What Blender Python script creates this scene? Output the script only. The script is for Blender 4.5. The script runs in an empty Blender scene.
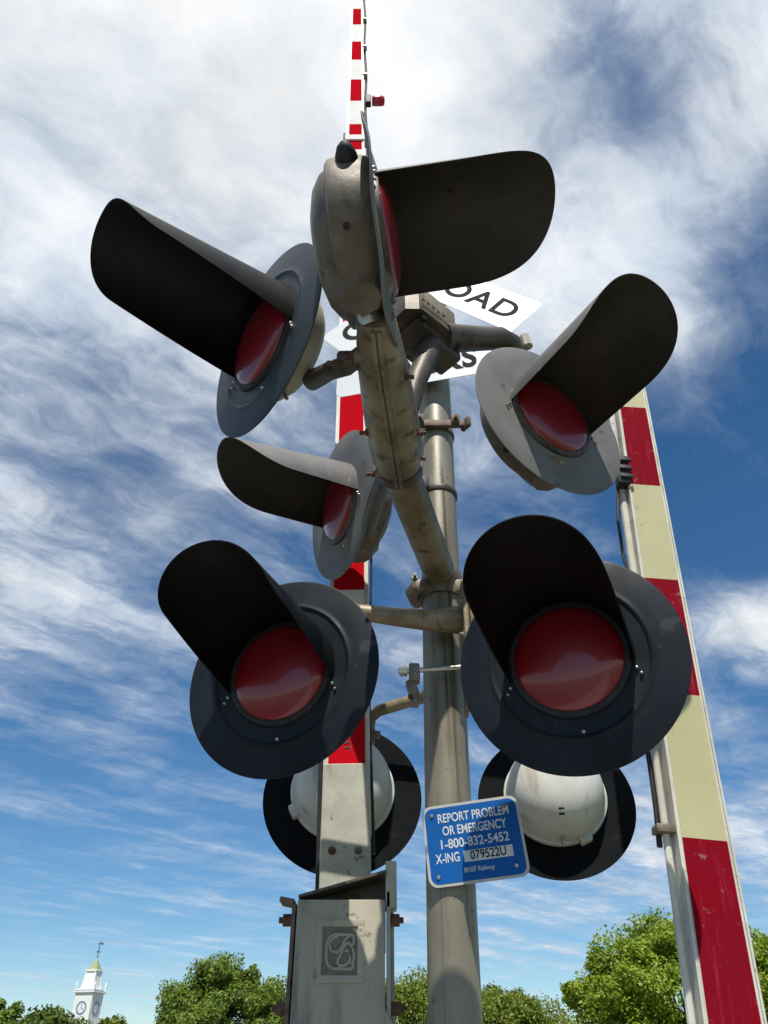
import bpy, bmesh, math, random
import numpy as np
from mathutils import Vector, Matrix, Euler
R = math.radians
random.seed(7)
scene = bpy.context.scene
col = scene.collection

# ------------------------------------------------------------------ camera, sky, sun, exposure
CAMZ = 1.6
cam_d = bpy.data.cameras.new('camera'); cam = bpy.data.objects.new('camera', cam_d); col.objects.link(cam)
cam_d.sensor_fit = 'VERTICAL'; cam_d.sensor_height = 24.0; cam_d.lens = 24.0*730/1024
cam_d.clip_start = 0.05; cam_d.clip_end = 6000
cam.location = (0, 0, CAMZ); cam.rotation_euler = (R(90+37.8), 0, 0)
scene.camera = cam
scene.view_settings.view_transform = 'Standard'; scene.view_settings.look = 'None'
scene.view_settings.exposure = 0.0; scene.view_settings.gamma = 1.0
scene.view_settings.use_curve_mapping = False

SUN_DIR = Vector((0.0, -0.54, 0.84)).normalized()      # towards the sun
sd = bpy.data.lights.new('sun', 'SUN'); sd.energy = 4.8; sd.angle = R(0.53); sd.color = (1.0, 0.95, 0.87)
so = bpy.data.objects.new('sun', sd); col.objects.link(so); so.rotation_euler = (-SUN_DIR).to_track_quat('-Z', 'Y').to_euler()

world = bpy.data.worlds.new('World'); scene.world = world; world.use_nodes = True
WT = world.node_tree; WT.nodes.clear()


class G:
    """tiny helper to write node graphs"""
    def __init__(s, nt): s.nt = nt
    def n(s, t, **k):
        nd = s.nt.nodes.new(t)
        for a, b in k.items(): setattr(nd, a, b)
        return nd
    def put(s, sock, v):
        if isinstance(v, bpy.types.NodeSocket): s.nt.links.new(v, sock)
        elif v is not None: sock.default_value = v
    def m(s, op, a, b=None, c=None, clamp=False):
        nd = s.n('ShaderNodeMath', operation=op, use_clamp=clamp)
        s.put(nd.inputs[0], a); s.put(nd.inputs[1], b); s.put(nd.inputs[2], c)
        return nd.outputs[0]
    def noise(s, vec, scale, detail=5, rough=.5, dist=0):
        nd = s.n('ShaderNodeTexNoise'); s.put(nd.inputs['Vector'], vec)
        nd.inputs['Scale'].default_value = scale; nd.inputs['Detail'].default_value = detail
        nd.inputs['Roughness'].default_value = rough; nd.inputs['Distortion'].default_value = dist
        return nd.outputs[0]
    def map(s, vec, scale=(1, 1, 1), rot=(0, 0, 0), loc=(0, 0, 0)):
        nd = s.n('ShaderNodeMapping'); s.put(nd.inputs['Vector'], vec)
        nd.inputs['Location'].default_value = loc; nd.inputs['Rotation'].default_value = rot; nd.inputs['Scale'].default_value = scale
        return nd.outputs[0]
    def step(s, v, a, b, lo=0., hi=1.):
        nd = s.n('ShaderNodeMapRange', interpolation_type='SMOOTHSTEP'); s.put(nd.inputs[0], v)
        nd.inputs[1].default_value = a; nd.inputs[2].default_value = b; nd.inputs[3].default_value = lo; nd.inputs[4].default_value = hi
        return nd.outputs[0]
    def mix(s, f, a, b, mode='MIX'):
        nd = s.n('ShaderNodeMix', data_type='RGBA', blend_type=mode); s.put(nd.inputs[0], f)
        s.put(nd.inputs[6], a); s.put(nd.inputs[7], b); return nd.outputs[2]


g = G(WT)
sky = g.n('ShaderNodeTexSky', sky_type='NISHITA', sun_disc=False)
sky.sun_elevation = math.asin(SUN_DIR.z); sky.sun_rotation = math.atan2(SUN_DIR.x, SUN_DIR.y)
sky.air_density = 1.0; sky.dust_density = 0.0; sky.ozone_density = 2.0; sky.altitude = 200
tc = g.n('ShaderNodeTexCoord'); sep = g.n('ShaderNodeSeparateXYZ'); WT.links.new(tc.outputs['Generated'], sep.inputs[0])
X, Y, Z = sep.outputs
zz = g.m('MAXIMUM', g.m('ADD', Z, .03), .03)
px = g.m('DIVIDE', X, zz); py = g.m('DIVIDE', Y, zz)
cmb = g.n('ShaderNodeCombineXYZ'); g.put(cmb.inputs[0], px); g.put(cmb.inputs[1], py); P = cmb.outputs[0]


def blob(cx, cy, rx, ry, amp):
    a = g.m('DIVIDE', g.m('SUBTRACT', px, cx), rx); b = g.m('DIVIDE', g.m('SUBTRACT', py, cy), ry)
    r2 = g.m('ADD', g.m('MULTIPLY', a, a), g.m('MULTIPLY', b, b))
    return g.m('MULTIPLY', g.m('EXPONENT', g.m('MULTIPLY', r2, -1.)), amp)


bias = None
for b in ((-.40, .25, .8, .65, .34), (.02, .22, .40, .35, .15), (.36, .72, .20, .16, .17), (.50, .42, .18, .16, .10), (-.45, 1.15, .35, .25, .06),
          (-1.0, 1.55, 1.0, .6, .13), (-1.4, 2.7, 1.6, .35, -.08), (-2.0, 2.5, 1.1, .3, .10), (.74, 1.02, .25, .2, -.16), (.98, 1.66, .22, .14, .30), (-.25, 1.6, .5, .25, -.1),
          (.85, 1.30, .35, .12, -.10), (1.5, 3.1, 1.0, .7, .12), (-2.5, 5.2, 3, 1.4, -.06), (1.2, 5.0, 1.6, 1.6, .10), (-.75, .8, .25, .25, -.02), (.28, .40, .12, .14, -.12), (.62, .50, .12, .2, -.14), (0.1, 1.7, .5, .3, .05)):
    v = blob(*b); bias = v if bias is None else g.m('ADD', bias, v)
wn = g.noise(P, 1.3, 3, .5); wv = g.n('ShaderNodeVectorMath', operation='SCALE'); g.put(wv.inputs[0], g.n('ShaderNodeTexNoise').outputs[1]); wv.inputs[3].default_value = .16
WT.links.new(P, [n for n in WT.nodes if n.bl_idname == 'ShaderNodeTexNoise'][-1].inputs['Vector'])
wa = g.n('ShaderNodeVectorMath', operation='ADD'); g.put(wa.inputs[0], P); g.put(wa.inputs[1], wv.outputs[0]); PW = wa.outputs[0]
streak = g.noise(g.map(g.map(PW, rot=(0, 0, R(-46))), (.62, 2.6, 1)), 1.35, 10, .60, .12)
puff = g.noise(g.map(PW, (1, 1.2, 1), loc=(3.1, 1.7, 0)), 3.4, 11, .66, .10)
big = g.noise(g.map(P, (1, 1, 1), loc=(5.3, 2.2, 0)), 1.1, 4, .5, .3)
cv = g.m('ADD', g.m('MULTIPLY', streak, .72), g.m('ADD', g.m('MULTIPLY', puff, .46), g.m('MULTIPLY', big, .28)))
cv = g.m('ADD', cv, bias)
cover = g.m('ADD', g.m('MULTIPLY', g.step(cv, .62, 1.06), .75), g.m('MULTIPLY', g.step(cv, .80, .95), .25))
det = g.noise(g.map(PW, loc=(7, 3, 0)), 5.5, 9, .62, .1)
thick = g.step(g.m('ADD', cv, g.m('MULTIPLY', g.m('SUBTRACT', det, .5), .6)), .84, 1.22)
cc = g.mix(thick, (6.6, 7.4, 8.4, 1), (9.7, 9.8, 9.9, 1))
shade = g.step(g.noise(g.map(PW, loc=(1, 8, 0)), 2.2, 8, .58, .1), .36, .64, .87, 1.05)
sc = g.n('ShaderNodeVectorMath', operation='SCALE'); g.put(sc.inputs[0], cc); g.put(sc.inputs[3], shade)
hsv = g.n('ShaderNodeHueSaturation'); hsv.inputs['Saturation'].default_value = 1.2; hsv.inputs['Value'].default_value = 1.04
g.put(hsv.inputs['Color'], g.mix(1., sky.outputs[0], (.90, .99, 1.04, 1), 'MULTIPLY'))
skymix = g.mix(cover, hsv.outputs[0], sc.outputs[0])
bg = g.n('ShaderNodeBackground'); g.put(bg.inputs[0], skymix); bg.inputs[1].default_value = 0.1
wo = g.n('ShaderNodeOutputWorld'); WT.links.new(bg.outputs[0], wo.inputs[0])


# ------------------------------------------------------------------ materials
def mat(name, base, rough=.6, metal=0., second=None, nscale=6., nlo=.35, nhi=.65, streak=None, streak_col=None, spots=None, spot_col=None,
        bump=.0, bscale=40., spec=.5, coat=0., stretch=(1, 1, 1), rvar=0.):
    m = bpy.data.materials.new(name); m.use_nodes = True; nt = m.node_tree; nt.nodes.clear(); h = G(nt)
    tcn = h.n('ShaderNodeTexCoord'); O = tcn.outputs['Object']
    c = (*base, 1)
    if second:
        f = h.step(h.noise(h.map(O, stretch), nscale, 6, .6, .3), nlo, nhi); c = h.mix(f, c, (*second, 1))
    if streak_col:
        f = h.step(h.noise(h.map(O, streak or (30, 30, 1.2)), 1., 5, .55, .2), .52, .72); c = h.mix(f, c, (*streak_col, 1))
    if spot_col:
        f = h.step(h.noise(O, spots or 25, 7, .7), .60, .68); c = h.mix(f, c, (*spot_col, 1))
    p = h.n('ShaderNodeBsdfPrincipled'); h.put(p.inputs['Base Color'], c)
    p.inputs['Metallic'].default_value = metal; p.inputs['Roughness'].default_value = rough
    if rvar: h.put(p.inputs['Roughness'], h.step(h.noise(O, nscale*2, 6, .6), .3, .7, rough-rvar, rough+rvar))
    p.inputs['Specular IOR Level'].default_value = spec
    p.inputs['Coat Weight'].default_value = coat
    if bump:
        b = h.n('ShaderNodeBump'); b.inputs['Strength'].default_value = bump; b.inputs['Distance'].default_value = .01
        h.put(b.inputs['Height'], h.noise(O, bscale, 6, .6)); h.put(p.inputs['Normal'], b.outputs[0])
    o = h.n('ShaderNodeOutputMaterial'); nt.links.new(p.outputs[0], o.inputs[0])
    return m


M = {}
M['disc_black'] = mat('black_painted_steel', (.009, .013, .018), .5, second=(.018, .023, .029), nscale=3, spec=.13, spot_col=(.04, .044, .048), spots=6, bump=.02, bscale=14, rvar=.1)
M['disc_rear'] = mat('matt_black_steel', (.007, .008, .009), .85, spec=.06, second=(.010, .011, .012), nscale=5, spot_col=(.02, .02, .02), spots=9)
M['disc_sunlit'] = mat('sunlit_black_steel', (.035, .045, .052), .5, second=(.05, .06, .068), nscale=4, spec=.3, spot_col=(.08, .085, .09), spots=8, bump=.02, bscale=14)  # black disc colour lightened to carry the sun on the upper left disc
M['disc_grey'] = mat('faded_grey_painted_steel', (.15, .147, .14), .7, spec=.25, second=(.19, .187, .178), nscale=5, spot_col=(.07, .06, .05), spots=14, bump=.04)
M['hood_black'] = mat('black_hood_paint', (.004, .004, .004), .5, spec=.22, second=(.006, .006, .0055), nscale=4, bump=.015, bscale=12, rvar=.1)
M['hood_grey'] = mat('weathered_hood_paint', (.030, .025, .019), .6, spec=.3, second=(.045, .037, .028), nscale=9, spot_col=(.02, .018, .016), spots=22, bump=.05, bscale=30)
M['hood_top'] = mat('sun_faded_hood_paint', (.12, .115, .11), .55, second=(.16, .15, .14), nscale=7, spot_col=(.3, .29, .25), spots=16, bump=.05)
M['cast'] = mat('weathered_cast_aluminium', (.26, .225, .165), .5, .2, second=(.13, .105, .07), nscale=5, streak=(26, 26, 2.2), streak_col=(.10, .078, .05), spot_col=(.06, .05, .035), spots=18, bump=.12, bscale=35, rvar=.1)
M['cast_dark'] = mat('dirty_cast_aluminium', (.12, .10, .075), .5, .3, second=(.06, .05, .036), nscale=10, spot_col=(.13, .11, .08), spots=25, bump=.12, bscale=35)
M['pipe'] = mat('stained_aluminium_pipe', (.34, .28, .18), .45, .25, second=(.17, .125, .065), nscale=5, streak=(24, 24, 1.6), streak_col=(.10, .075, .045), spot_col=(.09, .07, .05), spots=20, bump=.06, bscale=30, rvar=.1)
M['mast'] = mat('brushed_weathered_mast', (.31, .285, .215), .45, .25, second=(.20, .175, .125), nscale=3, stretch=(1, 1, .4), streak=(42, 42, .9), streak_col=(.085, .070, .048), spot_col=(.10, .065, .04), spots=30, bump=.05, bscale=45, rvar=.08)
M['white_housing'] = mat('white_housing_paint', (.62, .62, .57), .5, second=(.52, .50, .43), nscale=4, streak=(16, 16, 2), streak_col=(.42, .39, .30), spot_col=(.38, .35, .28), spots=12, bump=.02)
M['cream'] = mat('cream_housing_paint', (.50, .46, .34), .5, second=(.42, .38, .28), nscale=5, bump=.03)
M['bright'] = mat('bright_zinc', (.55, .53, .47), .3, .8, second=(.4, .37, .3), nscale=20)
M['bolt'] = mat('rusty_bolt', (.08, .035, .022), .7, .2, second=(.15, .07, .04), nscale=60, bump=.2, bscale=90)
M['dark'] = mat('black_rubber', (.012, .012, .012), .6, second=(.022, .02, .02), nscale=15)
M['brown_steel'] = mat('rusty_brown_bracket', (.10, .065, .045), .65, .2, second=(.18, .13, .09), nscale=18, spot_col=(.05, .02, .012), spots=30, bump=.15, bscale=60)
M['gatebox'] = mat('galvanised_casting_grey', (.40, .36, .27), .6, 0, second=(.34, .305, .23), nscale=4, streak=(14, 14, 2), streak_col=(.17, .16, .13), spot_col=(.15, .13, .10), spots=24, bump=.03, bscale=30, rvar=.1)
M['gatebox_dim'] = mat('shaded_emblem_recess', (.19, .17, .13), .8, second=(.15, .135, .10), nscale=30)  # shade around the relief put into the colour, darker than the frame
M['plate'] = mat('scuffed_cream_channel', (.50, .49, .40), .5, second=(.38, .37, .30), nscale=8, streak=(12, 12, 3), streak_col=(.30, .28, .21), spot_col=(.12, .10, .08), spots=18, bump=.05, bscale=30)
M['sign_white'] = mat('white_sign_sheeting', (.82, .82, .80), .28, second=(.76, .76, .74), nscale=3, spec=.6)
M['sign_black'] = mat('black_sign_lettering', (.012, .012, .012), .7, second=(.02, .02, .02), nscale=10, spec=.1)
M['sign_blue'] = mat('blue_sign_sheeting', (.002, .085, .32), .5, spec=.2, second=(.003, .095, .35), nscale=5)
M['sign_rim'] = mat('silver_sign_rim', (.48, .49, .46), .5, second=(.42, .43, .40), nscale=8)
M['sign_text'] = mat('white_sign_lettering', (.62, .64, .62), .5, second=(.5, .53, .55), nscale=30)
M['tape_white'] = mat('white_reflective_tape', (.78, .77, .73), .6, spec=.05, second=(.70, .69, .63), nscale=3, spot_col=(.55, .53, .45), spots=14, bump=.05, bscale=20)
M['tape_red'] = mat('red_reflective_tape', (.52, .006, .013), .8, spec=.0, second=(.50, .008, .016), nscale=3, bump=.05, bscale=20)
M['tape_cream'] = mat('aged_yellow_tape', (.50, .47, .25), .5, second=(.44, .41, .22), nscale=3, stretch=(1, 1, .5), spot_col=(.25, .24, .14), spots=11, bump=.10, bscale=14)
M['tape_dull_red'] = mat('aged_red_tape', (.23, .003, .011), .7, spec=.03, second=(.20, .005, .015), nscale=3, streak=(60, 60, 6), streak_col=(.29, .02, .035), spot_col=(.30, .14, .13), spots=19, bump=.10, bscale=16)
M['arm_white'] = mat('white_arm_paint', (.66, .64, .55), .5, second=(.52, .50, .42), nscale=9, spot_col=(.25, .22, .17), spots=26, bump=.08)
M['lamp_red'] = mat('red_lamp_plastic', (.65, .004, .05), .25, second=(.5, .003, .04), nscale=10, coat=.5)


def lens_mat():
    m = bpy.data.materials.new('red_signal_lens'); m.use_nodes = True; nt = m.node_tree; nt.nodes.clear(); h = G(nt)
    O = h.n('ShaderNodeTexCoord').outputs['Object']
    s = h.n('ShaderNodeSeparateXYZ'); nt.links.new(O, s.inputs[0])
    wx = h.m('ABSOLUTE', h.m('SINE', h.m('MULTIPLY', s.outputs[0], 420.))); wz = h.m('ABSOLUTE', h.m('SINE', h.m('MULTIPLY', s.outputs[2], 420.)))
    grid = h.m('MULTIPLY', wx, wz)
    p = h.n('ShaderNodeBsdfPrincipled')
    c = h.mix(h.step(grid, .1, .8), (.20, .004, .011, 1), (.27, .007, .017, 1)); h.put(p.inputs['Base Color'], c)
    p.inputs['Roughness'].default_value = .35; p.inputs['Coat Weight'].default_value = .7; p.inputs['Coat Roughness'].default_value = .09
    p.inputs['Subsurface Weight'].default_value = .1; p.inputs['Subsurface Radius'].default_value = (.05, .004, .004); p.inputs['Subsurface Scale'].default_value = .3
    b = h.n('ShaderNodeBump'); b.inputs['Strength'].default_value = .12; b.inputs['Distance'].default_value = .002; h.put(b.inputs['Height'], grid); h.put(p.inputs['Normal'], b.outputs[0])
    o = h.n('ShaderNodeOutputMaterial'); nt.links.new(p.outputs[0], o.inputs[0]); return m


M['lens'] = lens_mat()


# ------------------------------------------------------------------ mesh builder
class MB:
    def __init__(s): s.v = []; s.f = []; s.mi = []; s.cur = 0
    def add(s, vs, fs):
        o = len(s.v); s.v += [tuple(v) for v in vs]; s.f += [tuple(i+o for i in f) for f in fs]; s.mi += [s.cur]*len(fs); return s
    def box(s, c, size, rot=(0, 0, 0), bev=0.):
        bm = bmesh.new(); bmesh.ops.create_cube(bm, size=1.)
        bmesh.ops.scale(bm, vec=size, verts=bm.verts)
        if bev: bmesh.ops.bevel(bm, geom=list(bm.edges), offset=bev, segments=2, profile=.5, affect='EDGES')
        mt = Matrix.Translation(c) @ Euler(rot).to_matrix().to_4x4(); bm.transform(mt); s.bm(bm); return s
    def bm(s, bm):
        bm.verts.index_update(); s.add([v.co for v in bm.verts], [[v.index for v in f.verts] for f in bm.faces]); bm.free()
    def tube(s, pts, rad, n=24, cap=True):
        pts = [Vector(p) for p in pts]; rad = [rad]*len(pts) if not hasattr(rad, '__len__') else rad
        vs = []; fs = []; up = None
        for i, p in enumerate(pts):
            t = (pts[min(i+1, len(pts)-1)]-pts[max(i-1, 0)]).normalized()
            if up is None: up = t.orthogonal().normalized()
            up = (up-t*up.dot(t)).normalized(); sd_ = t.cross(up)
            for k in range(n):
                a = 2*math.pi*k/n; vs.append(p+(up*math.cos(a)+sd_*math.sin(a))*rad[i])
        for i in range(len(pts)-1):
            for k in range(n): fs.append((i*n+k, i*n+(k+1) % n, (i+1)*n+(k+1) % n, (i+1)*n+k))
        if cap: fs.append(tuple(range(n-1, -1, -1))); fs.append(tuple(range((len(pts)-1)*n, len(pts)*n)))
        return s.add(vs, fs)
    def lathe(s, prof, n=64, axis='y'):
        """prof: list of (r, a) along axis; closed loop not needed"""
        vs = []; fs = []
        for r, a in prof:
            for k in range(n):
                t = 2*math.pi*k/n
                vs.append((r*math.cos(t), a, r*math.sin(t)) if axis == 'y' else (r*math.cos(t), r*math.sin(t), a))
        for i in range(len(prof)-1):
            for k in range(n): fs.append((i*n+k, i*n+(k+1) % n, (i+1)*n+(k+1) % n, (i+1)*n+k))
        return s.add(vs, fs)
    def xf(s, mt, start=0):
        for i in range(start, len(s.v)): s.v[i] = tuple(mt @ Vector(s.v[i]))
        return s
    def build(s, name, mats, parent=None, smooth=True, ang=35):
        me = bpy.data.meshes.new(name); me.from_pydata(s.v, [], s.f)
        mats = mats if isinstance(mats, (list, tuple)) else [mats]
        for m_ in mats: me.materials.append(m_)
        me.polygons.foreach_set('material_index', s.mi)
        bm = bmesh.new(); bm.from_mesh(me); bmesh.ops.remove_doubles(bm, verts=bm.verts, dist=1e-5); bmesh.ops.recalc_face_normals(bm, faces=bm.faces)
        bm.to_mesh(me); bm.free()
        if smooth:
            me.polygons.foreach_set('use_smooth', [True]*len(me.polygons)); me.set_sharp_from_angle(angle=R(ang))
        o = bpy.data.objects.new(name, me); col.objects.link(o)
        if parent: o.parent = parent
        return o


def empty(name, loc, rot=(0, 0, 0), label=None, cat=None, group=None):
    o = bpy.data.objects.new(name, None); o.empty_display_size = .1; col.objects.link(o); o.location = loc; o.rotation_euler = rot
    if label: o['label'] = label
    if cat: o['category'] = cat
    if group: o['group'] = group
    return o


def W(x, y, z): return (x, y, z+CAMZ)      # heights below are measured from eye level


def spin(phi): return math.sin(phi), math.cos(phi)


def hood_mesh(L, r0, r1, ph0, ph1, s0, nn, asym=0., th=.003, skin=(0, 1)):
    """sheet bent round the lens; ph0/ph1 half cover (deg) at disc/tip, rounded beyond s0"""
    NS, NA = 40, 40
    outer = []; inner = []
    for i in range(NS+1):
        s = math.sin(i/NS*math.pi/2)**.8 if i < NS else .9995
        ph = ph0+(ph1-ph0)*s
        if s > s0: ph *= max(.0, 1-((s-s0)/(1-s0))**nn)**(1/nn)
        rr = r0+(r1-r0)*s
        for k in range(NA+1):
            a = R(asym)+R(ph)*(-1+2*k/NA); x, z = spin(a)
            outer.append((x*rr, -s*L, z*rr)); inner.append((x*(rr-th), -s*L, z*(rr-th)))
    mb = MB(); w = NA+1; o = len(outer); fo = []; fi = []; fr = []
    for i in range(NS):
        for k in range(NA):
            a, b, c, d = i*w+k, i*w+k+1, (i+1)*w+k+1, (i+1)*w+k
            fo.append((a, b, c, d)); fi.append((a+o, d+o, c+o, b+o))
        for k in (0, NA): fr.append((i*w+k, (i+1)*w+k, (i+1)*w+k+o, i*w+k+o))
    for k in range(NA): fr.append((NS*w+k, NS*w+k+1, NS*w+k+1+o, NS*w+k+o)); fr.append((k, k+1, k+1+o, k+o))
    mb.add(outer+inner, []); 
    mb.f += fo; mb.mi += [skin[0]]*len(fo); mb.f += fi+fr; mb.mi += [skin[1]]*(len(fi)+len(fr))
    return mb


def signal_light(loc, yaw, tilt, label, style, hood, back, roll=0., wave=0., hoodroll=0.):
    root = empty('crossing_light', W(*loc), (R(tilt), R(roll), R(yaw)), label, 'signal light', 'flashing red crossing lights on the signal mast')
    dm, hm, ht = (M['disc_black'], M['hood_black'], M['hood_black']) if style == 'black' else (M['disc_grey'], M['hood_grey'], M['hood_top'])
    # background disc
    d = MB(); ro = .305
    prof = [(.165, -.004), (.205, -.004), (.212, -.009), (.216, -.010), (.222, -.007), (.232, -.004), (ro-.006, -.004), (ro, -.001), (ro, .002), (ro-.006, .001), (.232, .001), (.222, -.002), (.165, -.001)] if style == 'black' else \
           [(.165, -.004), (.23, -.004), (ro-.004, -.004), (ro, -.002), (ro, .0005), (ro-.004, .001), (.165, .001)]
    d.lathe(prof+[prof[0]], 128)
    if wave:
        for i, (x, y, z) in enumerate(d.v):
            r = math.hypot(x, z); a = math.atan2(z, x); k = max(0, (r-.17)/.135)
            d.v[i] = (x, y+wave*k*(math.sin(3*a+.6)+.6*math.sin(7*a)), z)
    d.build('background_disc', M['disc_rear'] if abs(yaw) > 150 else M['disc_sunlit'] if back == 'cream' else dm, root)
    # lens door ring and lens
    q = MB(); q.lathe([(.143, -.006), (.145, -.014), (.152, -.016), (.160, -.014), (.164, -.006), (.164, .0), (.143, .0), (.143, -.006)], 96)
    for k in range(12):
        a = 2*math.pi*(k+.5)/12
        q.box((.1555*math.cos(a), -.0155, .1555*math.sin(a)), (.006, .003, .012), (0, -a, 0), bev=.001)
    q.build('lens_ring', M['dark'] if style == 'black' else M['cast_dark'], root)
    l = MB(); l.lathe([(.0005, -.046)]+[(.146*math.sin(t), -.012-.034*math.cos(t)) for t in [R(5*i) for i in range(1, 19)]], 96)
    l.build('lens', M['lens'], root)
    # hood
    h = hood_mesh(**hood)
    ho = h.build('hood', [ht, hm], root); ho.location = (0, -.004, 0)
    # rivets
    for sx in (-1, 1):
        for q_ in (.0, 1.):
            s = MB(); ang = R(hood['ph0']+5+4*q_)*sx+R(hood.get('asym', 0)); x, z = spin(ang)
            s.lathe([(.0001, -.012), (.003, -.011), (.0048, -.008), (.0048, -.003)], 12)
            s.xf(Matrix.Translation((x*(.176+.014*q_), -.002, z*(.176+.014*q_)))); s.build('screw', M['bright'], root)
    s = MB(); s.lathe([(.0001, -.012), (.004, -.011), (.0055, -.008), (.0055, -.003)], 12); s.xf(Matrix.Translation((.005, -.002, -.20))); s.build('screw', M['bright'], root)
    # housing
    b = MB()
    if back == 'cast':
        b.lathe([(.20, .001), (.207, .012), (.213, .03), (.215, .095), (.212, .108), (.205, .113), (.192, .114), (.182, .132), (.15, .155), (.10, .170), (.05, .176), (.0005, .178)], 96)
        c = MB(); c.tube([(0, .06, -.19), (0, .06, -.215), (0, .06, -.235)], [.085, .062, .05], 8); 
        hs = b.build('housing', M['cast'], root)
        c.build('mounting_boss', M['cast'], hs)
        for z_, x_ in ((-.155, -.148), (-.05, .208)):
            k = MB(); k.tube([(x_, .07, z_), (x_*1.02, .07, z_*1.02)], .009, 12); k.build('plug', M['dark'], hs)
    else:
        hm_ = M['cream'] if back == 'cream' else M['white_housing']; kd = .72 if back == 'cream' else 1.
        b.lathe([(.19, .001), (.200, .008), (.200, .022), (.192, .028), (.189, .045), (.183, .09), (.168, .135), (.140, .170), (.10, .193), (.055, .205), (.0005, .209)], 96)
        b.v = [(x, y*kd, z+.016) for x, y, z in b.v]
        hs = b.build('housing', hm_, root)
        for a in (-28, 118, 205):
            k = MB(); x, z = spin(R(a)); k.box((0, .03, 0), (.05, .035, .030), bev=.006); k.xf(Matrix.Translation((x*.202, 0, z*.202+.016)) @ Matrix.Rotation(R(a), 4, 'Y')); k.build('lug', hm_, hs)
        k = MB(); k.box((0, .055*kd, -.177), (.014, .03, .028), bev=.003); k.tube([(0, .06, -.172), (0, .075, -.198)], .006, 10); k.build('latch', M['bright'], hs)
        if back == 'cream': return root
        k = MB(); k.box((0, .03, .215), (.09, .05, .03), bev=.006); k.build('hinge', M['cast'], hs)
        k = MB(); k.box((0, .1575, -.130), (.020, .008, .010), (R(38), 0, 0)); k.box((0, .170, -.116), (.02, .008, .010), (R(42), 0, 0)); k.build('vent', M['dark'], hs)
    return root


HB = dict(L=.46, r0=.172, r1=.168, ph0=104, ph1=70, s0=.78, nn=2.4, skin=(0, 1))
HT = dict(L=.47, r0=.170, r1=.172, ph0=92, ph1=88, s0=.55, nn=2.2, skin=(0, 1))
FL = signal_light((-.305, 2.010, .952), -18, 3, 'black light with black hood in front of the striped gate arm, left of the mast', 'black', dict(HB, L=.49), 'white')
FR = signal_light((.498, 1.795, .892), -23, 4, 'largest black light, black hood over round red lens, just above the blue sign', 'black', dict(HB, L=.48), 'white')
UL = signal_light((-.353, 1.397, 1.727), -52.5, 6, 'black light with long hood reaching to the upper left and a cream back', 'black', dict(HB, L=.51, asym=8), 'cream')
UR = signal_light((.561, 1.752, 1.761), 29, 2, 'grey disc light with brown tongue shaped hood above the leaning yellow striped arm', 'grey', dict(HT, L=.49), 'cast')
UM = signal_light((-.172, 2.305, 1.825), -64.1, 7, 'grey disc light with its hood pointing left, between the two left black lights', 'grey', dict(HT, L=.5, s0=.5, ph0=98, ph1=80, asym=6), 'cast')
UT = signal_light((-.006, 1.08, 1.738), 82, -3, 'topmost light seen edge on, weathered drum housing and brown hood pointing right', 'grey', dict(HT, L=.47, ph0=85, ph1=76, s0=.42, nn=2.1, asym=9), 'cast', wave=.006)
RL = signal_light((-.16, 2.90, .862), 182, 11, 'black disc with white domed back behind the plate of the striped gate arm', 'black', HB, 'white')
RR = signal_light((.68, 2.994, .868), 172.7, 12, 'black disc light with white domed back beside and behind the blue sign', 'black', HB, 'white')
for ch in UT.children:
    if ch.name.startswith('hood'): ch.rotation_euler = (R(3), 0, 0)
# sighting cap on top of the edge-on light
k = MB(); k.lathe([(.034, 0), (.037, .008), (.034, .03), (.024, .055), (.010, .068), (.0005, .071)], 32, axis='z'); k.lathe([(.0005, 0), (.034, 0)], 32, axis='z')
k.xf(Matrix.Translation((-.196, .055, .035)) @ Matrix.Rotation(R(-72), 4, 'Y') @ Matrix.Diagonal((.8, .8, .8, 1))); k.build('peep_sight_cap', M['dark'], UT)

# ------------------------------------------------------------------ mast with its side arm
def mx(z): return .182+.020*z      # slight lean


MY = 2.30
mast = empty('signal_mast', (mx(-CAMZ), MY, 0), (0, 0, 0), 'tall weathered metal mast pipe with a side arm carrying the red lights and signs', 'mast')


def mpart(mb, name, m_, parent=None, **k):
    mb.xf(Matrix.Translation((-mast.location.x, -mast.location.y, -mast.location.z+CAMZ)))
    return mb.build(name, m_, parent or mast, **k)


b = MB(); b.tube([(mx(z), MY, z) for z in (-1.6, -.8, 0, .5, 1, 1.5, 2, 2.5, 3.0, 3.62)], .0705, 48); mpart(b, 'pole', M['mast'])
b = MB(); b.tube([(mx(3.6), MY, 3.6), (mx(3.65), MY, 3.65), (mx(3.68), MY, 3.68)], [.076, .07, .03], 32); mpart(b, 'cap', M['cast'])
b = MB(); b.tube([(mx(-1.6), MY, -1.6), (mx(-1.3), MY, -1.3), (mx(-1.2), MY, -1.2)], [.2, .13, .075], 32); mpart(b, 'base_flange', M['cast'])


def ring(z, r=.078, h=.02, m_='cast_dark', name='pole_band', cx=None, cy=MY):
    cx = mx(z) if cx is None else cx
    q = MB(); q.lathe([(r-.008, -h), (r, -h), (r+.003, -h*.5), (r+.003, h*.5), (r, h), (r-.008, h), (r-.008, -h)], 40, axis='z'); q.xf(Matrix.Translation((cx, cy, z))); return q


def bolt(p, d, r=.011, L=.03, m_='bolt', parent=None, nut=True):
    p = Vector(p); d = Vector(d).normalized(); q = MB()
    q.tube([p, p+d*L], r*.55, 10); q.tube([p, p+d*L*.45], r, 6)
    return mpart(q, 'bolt', M[m_], parent)


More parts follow.
